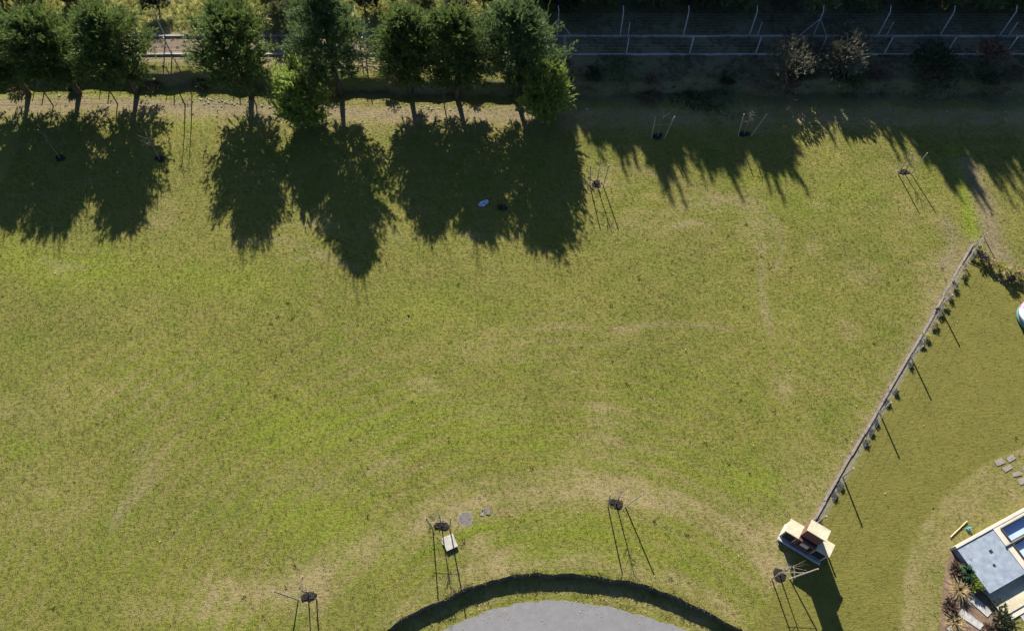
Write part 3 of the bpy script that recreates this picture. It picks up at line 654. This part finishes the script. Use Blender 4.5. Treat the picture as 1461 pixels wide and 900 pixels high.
# tall bare saplings beside the row
for k, (px, py, h, lb) in enumerate([(264, 150, 3.5, 'tall thin bare sapling in the gap, rooted in the pale dry strip'), (270, 128, 3.9, 'tall thin bare sapling in the gap, rooted on the bank'), (168, 149, 2.6, 'thin bare pole sapling beside the trio tree with the gap'), (76, 151, 2.6, 'thin bare pole sapling between the trio trunks'), (366, 152, 2.8, 'thin bare pole sapling beside the broad evergreen trunk'), (634, 152, 2.8, 'thin bare pole sapling beside the dark trunk in rubble')]):
    q = np.random.default_rng(300 + k); x, y = g2(px, py, .5 if py < 140 else 0); rt = thing('bare_sapling', lb, 'sapling', (x, y, zat(x, y) - .05), 0, 'tall bare saplings along the bank')
    MB().tube([(0, 0, 0), (.03, 0, h * .5), (-.06, .03, h)], [.045, .035, .012], 6).build('trunk', 'bark', rt)
    m = MB()
    for j in range(12):
        t = q.uniform(.6, 1); a = q.uniform(0, 6.28); d = np.array([math.cos(a), math.sin(a), 1.6]) * q.uniform(.15, .45); s = np.array([0, 0, h * t])
        m.tube([s, s + d], [.012, .005], 4)
    m.build('twigs', 'bare', rt)

# ---------------------------------------------------------------- covers, box, litter
x, y = g2(664, 740); z = zat(x, y)
rt = thing('manhole_cover', 'round grey manhole cover set in the turf', 'manhole', (x, y, z - .012), 0)
n = 28; m = MB(); 
m.prism([(.33 * math.cos(6.283*k/n), .33 * math.sin(6.283*k/n)) for k in range(n)], -.05, .035); lid = m.build('lid', 'iron', rt)
m = MB(); o_ = [(.40 * math.cos(6.283*k/n), .40 * math.sin(6.283*k/n)) for k in range(n)]; i_ = [(.335 * math.cos(6.283*k/n), .335 * math.sin(6.283*k/n)) for k in range(n)]
for p in o_: m.v.append((*p, -.05))
for p in o_: m.v.append((*p, .03))
for p in i_: m.v.append((*p, .03))
for p in i_: m.v.append((*p, -.05))
for a in range(3):
    for k in range(n): m.f.append((a*n + k, a*n + (k+1) % n, (a+1)*n + (k+1) % n, (a+1)*n + k))
m.build('frame', 'frame_c', rt)
for k in range(6):
    a = k * 1.047; MB().box((.2 * math.cos(a), .2 * math.sin(a), .036), (.16, .03, .012), a).build('rib', 'iron', lid)
x, y = g2(693, 730); z = zat(x, y); rt = thing('meter_cover', 'small two part concrete cover beside the manhole', 'cover', (x, y, z))
MB().box((.13, .06, .0), (.24, .42, .07), R(-4), .96).build('lid', 'iron', rt)
MB().box((-.17, -.02, -.01), (.16, .36, .08), R(-4)).build('frame', 'edging', rt)
MB().box((-.17, .05, .032), (.09, .12, .012), R(-4)).build('hole', 'dark', rt)
x, y = g2(642, 774); z = zat(x, y); rt = thing('cable_box', 'low pale concrete box with a tilted lid on the lawn', 'box', (x, y, z), R(24))
MB().box((0, 0, .0), (.54, .62, .20)).build('body', 'concrete', rt)
lid = MB().box((0, 0, .125), (.60, .70, .05)).build('lid', 'concrete_pale', rt)
for s in (-.15, 0, .15): MB().box((s, 0, .153), (.012, .66, .008)).build('groove', 'concrete', lid)
MB().box((-.34, .12, .04), (.06, .2, .12)).build('cable_hood', 'concrete_pale', rt)
# crumpled sheet in the shade tip
x, y = g2(690, 291); z = zat(x, y); q = random.Random(5); m = MB(); n = 9
for j in range(n):
    for i in range(n):
        m.v.append((x + (i - 4) * .085 * (1 - .06 * abs(j - 4)) + q.uniform(-.04, .04), y + (j - 4) * .06 * (1 - .1 * abs(i - 4)) + (i - 4) * .03 + q.uniform(-.03, .03), z + .05 + q.uniform(0, .16) * (1 if 0 < i < 8 and 0 < j < 8 else .1)))
for j in range(n - 1):
    for i in range(n - 1): m.f.append((j*n + i, j*n + i + 1, (j+1)*n + i + 1, (j+1)*n + i))
o = m.build('plastic_sheet', 'bag'); so_m = o.modifiers.new('thick', 'SOLIDIFY'); so_m.thickness = .012
tag(o, 'crumpled pale blue plastic sheet lying at the tip of the tree shade', 'plastic sheet')
x, y = g2(717, 297); z = zat(x, y); tag(MB().blob((x, y, z + .08), (.30, .22, .14), 6, .25, 9, 5).build('soil_clod', 'mulch'), 'dark soil clod beside the pale blue plastic sheet', 'soil clod')
x, y = g2(583, 450); z = zat(x, y); tag(MB().blob((x, y, z + .02), (.08, .07, .05), 7, .3, 7, 4).build('soil_clod', 'mulch'), 'small dark clod alone in the open lawn', 'soil clod')
# rubble along the bank foot
m = MB(); q = random.Random(9)
for k in range(170):
    px = q.choice([q.uniform(285, 480), q.uniform(285, 480), q.uniform(560, 690), q.uniform(0, 1461)]); py = np.interp(px, [p[0] for p in foot_px], [p[1] for p in foot_px]) + q.gauss(20, 2.5)
    x, y = g2(px, py); r_ = q.uniform(.02, .08); m.blob((x, y, zat(x, y) + r_ * .3), (r_ * 1.3, r_, r_ * .7), k, .3, 5, 3)
tag(m.build('rubble', 'rubble'), kind='stuff')
# pale leaves and litter dotted over the lawn
m = MB(); q = random.Random(12)
for k in range(260):
    x, y = q.uniform(-30, 30), q.uniform(5, 37)
    if y < lip_y(np.array(x)) + .1 and XL < x < XR: continue
    z = zat(x, y) + .05; s = q.uniform(.02, .045); a = q.uniform(0, 6.28); n = len(m.v)
    for t in (0, 1.7, 3.1, 4.6): m.v.append((x + s * math.cos(a + t), y + s * math.sin(a + t), z + q.uniform(-.02, .03)))
    m.f.append((n, n + 1, n + 2, n + 3))
for k in range(150):
    x = q.uniform(rw[0][0], rw[-1][0]); yr = float(np.interp(x, [p[0] for p in rw], [p[1] for p in rw])); y = yr + q.gauss(.05, .35) if k % 3 else yr - q.uniform(0, 3)
    if y > float(lip_y(np.array(x))) - .25: continue
    s = q.uniform(.015, .04); a = q.uniform(0, 6.28); n = len(m.v)
    for t in (0, 1.7, 3.1, 4.6): m.v.append((x + s * math.cos(a + t), y + s * math.sin(a + t), LOW + .05 + q.uniform(-.005, .01)))
    m.f.append((n, n + 1, n + 2, n + 3))
tag(m.build('fallen_leaves', 'straw'), kind='stuff')

# ---------------------------------------------------------------- brick barbecue
A_, B_ = np.array(g2(1109, 768)), np.array(g2(1168, 804)); d = B_ - A_; W_ = float(np.linalg.norm(d)); rz = math.atan2(d[1], d[0]); c = (A_ + B_) / 2
bb = thing('barbecue', 'cream and red brick barbecue with a tall chimney at the end of the wire fence', 'barbecue', (c[0], c[1], 0), rz)
H1, DP = 1.25, .62
MB().box((0, DP / 2 + .1, .08), (W_, DP + .26, .24)).build('plinth', 'concrete', bb)
MB().box((0, -.075, .22), (W_ + .02, .09, .12)).build('hearth_edge', 'galv', bb)
bw = W_ / 2
for s in (-1, 1):
    MB().box((s * (bw - .33), DP / 2 + .12, .2 + (H1 - .2) / 2), (.66, DP, H1 - .2)).build('pier', 'cream_white', bb)
    MB().box((s * (bw - .33), DP / 2 + .12, H1 + .035), (.74, DP + .1, .07)).build('pier_cap', 'cream', bb)
    MB().box((s * (bw - .33), .115, .68), (.5, .03, .8)).build('wood_store_shade', 'soot_shade', bb)  # flat panel on the pier, shade of the opening put into its colour
cw = W_ - 1.32
# courses of brick on the central hearth front
for r_ in range(10):
    n = 5
    for i in range(n + 1):
        x0 = -cw / 2 + (i - .5 * (r_ % 2)) * cw / n; x1 = x0 + cw / n - .012; x0 = max(x0, -cw / 2); x1 = min(x1, cw / 2)
        zz = .21 + r_ * .115
        if x1 - x0 < .03 or (3 <= r_ <= 7 and x1 > -.28 and x0 < .28): continue
        MB().box(((x0 + x1) / 2, .10 + .004 * ((i * 7 + r_ * 3) % 3), zz + .05), (x1 - x0, .11, .1)).build('brick', 'brick', bb)
MB().box((0, .42, .78), (cw - .02, .5, 1.16)).build('hearth_core', 'soot_shade', bb)
MB().box((0, .06, .93), (.40, .03, .42)).build('fire_door', 'steel', bb)
MB().box((0, .52, 1.35), (cw * .96, .5, 2.1)).build('chimney', 'brick', bb)
MB().box((0, .52, 2.44), (cw * 1.06, .60, .09)).build('chimney_cap', 'cream', bb)

# ---------------------------------------------------------------- yard wire fence, its kerb and planting
fv = fence_b - fence_a; FL = float(np.linalg.norm(fv)); fz = math.atan2(fv[1], fv[0])
fx0 = fence_a + fv / FL * .0
fr = thing('yard_fence', 'thin wire fence on slim posts running from the barbecue to the ditch', 'fence', (fx0[0], fx0[1], 0), fz)
def along(px, py): return float(np.dot(np.array(g2(px, py)) - fence_a, fv / FL))
post_s = [.25] + [along(*p) for p in ((1202, 680), (1257, 590), (1300, 510), (1343, 440))] + [FL - .05]
for s in post_s: MB().tube([(s, -.12, -.1), (s, -.12, 1.5)], .045, 6).build('post', 'stake', fr)
MB().tube([(FL - .08, -.12, 1.1), (FL - 1.5, -.16, 0)], .03, 5).build('brace', 'stake', fr); MB().tube([(FL - .08, -.12, 1.1), (FL - .1, -1.4, 0)], .03, 5).build('brace', 'stake', fr)
for k in range(5): MB().tube([(post_s[0], -.10, .15 + k * .33), (FL - .05, -.10, .15 + k * .33)], .004, 4).build('wire', 'wire', fr)
ke = thing('fence_edging', 'narrow pale concrete edging along the yard wire fence', 'edging', (fence_a[0], fence_a[1], 0), fz)
n = int(FL / 1.5)
for i in range(n): MB().box(((i + .5) * FL / n, .02 + .05 * math.sin(i * .9) * math.sin(i * .37 + 1), .02 + .012 * math.sin(i * 2.1)), (FL / n - .015, .10, .12)).build('edging_block', 'edging', ke)
q = random.Random(4)
for i in range(26):
    if i in (1, 4, 5, 9, 12, 14): continue
    s = .5 + i * (FL - .8) / 25 + q.uniform(-.3, .3); p = fence_a + fv / FL * s + np.array([math.sin(fz), -math.cos(fz)]) * (.24 + q.uniform(-.05, .06))
    up_ = i > 15
    mt = 'bare' if not up_ or i % 3 == 0 else ('yellow' if i % 3 == 1 else 'straw')
    shrub('fence_plant', 'straw coloured young climber at the fence foot near the ditch' if up_ and mt != 'bare' else 'bare dark young climber at the foot of the yard fence', p[0], p[1], .12 + .05 * (i % 3 == 0) if not up_ else .2, .16 if not up_ else .32, 400 + i, mt, 'climbers along the yard fence', 60, .15, 'climber', False)
# short return of the yard fence with yellow shrubs
for k, (px, py, rx, h, mt, lb) in enumerate([(1398, 372, .35, .6, 'bare', 'bare dark shrub at the corner of the yard fence'), (1424, 388, .4, .7, 'yellow', 'bright yellow shrub on the yard edge by the fence corner'), (1440, 398, .4, .55, 'yellow', 'second yellow shrub on the yard edge, next to a bare one'), (1452, 396, .35, .6, 'straw', 'small straw coloured shrub on the yard edge'), (1410, 378, .35, .6, 'straw', 'low dry shrub between the fence corner and the yellow shrub'), (1463, 412, .3, .6, 'bare', 'bare shrub on the yard edge above the inflatable pool'), (1436, 402, .3, .7, 'bare', 'bare dark shrub behind the yellow shrubs')]):
    x, y = g2(px, py); shrub('edge_shrub', lb, x, y, rx, h, 440 + k, mt, None, 75, .22, 'shrub', True)

# ---------------------------------------------------------------- inflatable pool
x, y = g2(1475, 456); rt = thing('inflatable_pool', 'round inflatable paddling pool with white and pink rim', 'paddling pool', (x, y, 0))
def ring(name, r, tr, z, a0, a1, mt):
    n = 40; s = 12; m = MB(); K = int(n * (a1 - a0) / 6.2832) + 1
    for i in range(K + 1):
        a = a0 + (a1 - a0) * i / K
        for k in range(s):
            b = 6.2832 * k / s; m.v.append(((r + tr * math.cos(b)) * math.cos(a), (r + tr * math.cos(b)) * math.sin(a), z + tr * math.sin(b)))
    for i in range(K):
        for k in range(s): m.f.append((i*s + k, (i+1)*s + k, (i+1)*s + (k+1) % s, i*s + (k+1) % s))
    return m.build(name, mt, rt, True)
for a0, a1, mt in ((2.0, 2.75, 'pink'), (2.75, 4.4, 'white'), (4.4, 5.2, 'pink'), (5.2, 8.283, 'white')): ring('rim_tube', .93, .15, .50, a0, a1, mt)
ring('lower_tube', .90, .15, .15, 0, 6.2832, 'teal'); ring('middle_tube', .91, .14, .34, 0, 6.2832, 'teal')
n = 32; MB().prism([(.9 * math.cos(6.283*k/n), .9 * math.sin(6.283*k/n)) for k in range(n)], .02, .36).build('water', 'slate', rt)

# ---------------------------------------------------------------- raised pool terrace in the corner
DZ = .5
def P(px, py, z=DZ): return np.array(g2(px, py, z))
c0, c1, c2, c3 = P(1365, 782), P(1416, 754), P(1463, 811), P(1404, 836)
ex = (c1 - c0) / np.linalg.norm(c1 - c0); ey = np.array([ex[1], -ex[0]])       # ex along the far edge, ey towards the steps
dw, dl = float(np.linalg.norm(c1 - c0)), 2.35
tz = math.atan2(ex[1], ex[0])
def loc(u, v): return c0 + ex * u + ey * v
def quad(u0, u1, v0, v1): return [tuple(loc(u0, v0)), tuple(loc(u1, v0)), tuple(loc(u1, v1)), tuple(loc(u0, v1))]
dk = thing('pool_terrace', 'raised grey stone terrace with cream coping at the corner of the yard', 'terrace', (0, 0, 0))
MB().prism(quad(0.02, dw - .02, .02, dl - .02), -.1, DZ - .06).build('terrace_base', 'slate', dk)
# stone tiles
nu, nv = 3, 4
for i in range(nu):
    for j in range(nv):
        MB().prism(quad(i * dw / nu + .001, (i + 1) * dw / nu - .001, j * dl / nv + .001, (j + 1) * dl / nv - .001), DZ - .06, DZ + .0006 * ((i + j) % 2)).build('stone_tile', 'slate', dk)
MB().prism(quad(-.02, 6.5, -.13, -.003), -.1, DZ + .05).build('coping', 'cream_white', dk)
for (u, v, s) in ((1.35, .75, .16), (1.05, 1.35, .13)): MB().prism(quad(u, u + s, v, v + s), DZ - .02, DZ + .012).build('drain_lid', 'dark', dk)
# pool with dark framed edge
pl = thing('swimming_pool', 'blue swimming pool with cream surround and dark frame', 'pool', (0, 0, 0))
MB().prism(quad(dw + .003, dw + .40, 0, 3.2), -.1, DZ + .03).build('surround', 'cream_white', pl)
MB().prism(quad(dw + .403, 6.5, 0, .22), -.1, DZ + .03).build('surround', 'cream_white', pl)
MB().prism(quad(dw + .403, 6.5, 1.75, 3.2), -.1, DZ + .03).build('surround', 'cream_white', pl)
MB().prism(quad(dw + .403, 6.5, .223, 1.747), -.1, DZ - .16).build('water', 'water', pl)
for (a, b) in (((dw + .36, .16), (6.5, .16)), ((dw + .36, .16), (dw + .36, 1.8)), ((dw + .36, .95), (6.5, .95)), ((dw - .05, .95), (dw + .36, .95))):
    p0, p1 = loc(*a), loc(*b); MB().tube([(p0[0], p0[1], DZ + .07), (p1[0], p1[1], DZ + .07)], .045, 5).build('frame_bar', 'pool_dark', pl)  # dark bars along the pool edge and across it
MB().prism(quad(dw + .42, 6.4, .86, 1.08), DZ - .17, DZ - .02).build('pool_ledge', 'pool_dark', pl)
# steps and lower patio
st = thing('terrace_steps', 'cream plastered steps below the grey stone terrace', 'steps', (0, 0, 0))
MB().prism(quad(.1, dw + 1.8, dl + .003, dl + 1.15), -.1, .12).build('step', 'cream', st)
MB().prism(quad(.4, dw + 1.8, dl + 1.153, dl + 1.42), -.1, .07).build('step', 'cream_white', st)
tag(MB().prism(quad(.9, 7, dl + 1.43, dl + 5), -.1, .03).build('patio', 'slab'), kind='structure')
# stepping slabs
for k, ps in enumerate([[(1380, 854), (1387, 846), (1415, 873), (1409, 880)], [(1366, 876), (1373, 868), (1404, 891), (1398, 898)], [(1351, 897), (1358, 889), (1388, 912), (1382, 919)]]):
    tag(MB().prism([g2(*p, .06) for p in ps], -.05, .07).build('stepping_slab', 'slab'), ['long pale stepping slab next to the terrace steps', 'long pale stepping slab between the steps and the straw tussocks', 'pale stepping slab beside the lower straw tussock'][k], 'stepping slab', 'stepping slabs in the planting bed')
for k, (px, py) in enumerate([(1426, 659), (1437, 668), (1450, 676), (1459, 686), (1442, 654), (1466, 668)]):
    x, y = g2(px, py); tag(MB().box((x, y, -.012), (.55 + .08 * math.sin(k * 3), .27 + .04 * math.cos(k * 2), .09), R(20 + 9 * math.sin(k * 2.1)), .94).build('lawn_paver', 'paver'), 'weathered grey paver sunk in the yard lawn', 'paver', 'pavers sunk in the yard lawn')
# planting bed
bed = [g2(*p) for p in ((1352, 800), (1360, 782), (1366, 776), (1374, 790), (1406, 838), (1425, 866), (1440, 905), (1340, 910), (1343, 870), (1346, 830))]
tag(MB().prism(bed, -.08, .035).build('planting_bed', 'brown'), kind='structure')
def tussock(name, label, px, py, r_, h, n, mt, seed, cat, wd=.012, flat=.6):
    q = np.random.default_rng(seed); x, y = g2(px, py); rt = thing(name, label, cat, (x, y, .02)); T = []
    for i in range(n):
        a = q.uniform(0, 6.28); el = q.uniform(.15, 1.45); ln = q.uniform(.6, 1.1)
        dd = np.array([math.cos(a) * math.cos(el), math.sin(a) * math.cos(el), math.sin(el)]); b = np.array([math.cos(a), math.sin(a), 0]) * .05
        s = unit(np.cross(dd, [0, 0, 1.01])) * wd; mid = b + dd * np.array([r_, r_, h]) * ln * .6; tip = b + dd * np.array([r_ * 1.15, r_ * 1.15, h * flat]) * ln
        T += [[b - s, b + s, mid + s], [b - s, mid + s, mid - s], [mid - s, mid + s, tip]]
    tri_mesh('leaves', np.array(T), mt, rt)
    m = MB().blob((0, 0, .03), (.12, .12, .08), seed, .2, 8, 4).build('crown_base', 'brown', rt)
    return rt
tussock('grass_tussock', 'large straw coloured grass tussock beside the stepping slabs', 1366, 842, .75, .8, 260, 'straw', 1, 'tussock')
tussock('grass_tussock', 'lower straw coloured grass tussock at the end of the bed', 1361, 888, .62, .7, 220, 'straw', 2, 'tussock')
tussock('spiky_plant', 'dark green spiky plant against the terrace wall', 1375, 820, .55, 1.15, 130, 'agave', 3, 'plant', .035)
for k, (px, py, rx, h, mt, lb, cat) in enumerate([(1391, 836, .35, .5, 'foliage_light', 'small bright green shrub below the spiky plant', 'shrub'), (1428, 884, .75, .9, 'foliage_dark', 'dark green bush beside the lower patio', 'shrub'), (1412, 900, .5, .6, 'brown', 'brown dry shrub between slab and dark bush', 'shrub'), (1362, 815, .45, .5, 'brown', 'brown dry shrub at the terrace corner', 'shrub'), (1355, 865, .35, .4, 'brown', 'brown dry shrub between the two straw tussocks', 'shrub'), (1372, 792, .35, .4, 'straw', 'pale dry shrub tight against the terrace coping', 'shrub')]):
    x, y = g2(px, py); shrub('bed_shrub', lb, x, y, rx, h, 470 + k, mt, None, 320, .2, cat, True)
a, b = g(1356, 766, .06), g(1380, 743, .06); m = MB().tube([a, b], .032, 6); tag(m.build('timber_pole', 'plank'), 'pale yellow timber pole lying on the yard lawn', 'pole')
x, y = g2(1381, 755); m = MB().box((x, y, .07), (.2, .14, .12), .5, .7).blob((x + .05, y + .03, .15), (.09, .07, .05), 3, .1, 7, 4); tag(m.build('toy_bucket', 'blue'), 'small blue plastic toy beside the timber pole', 'toy')
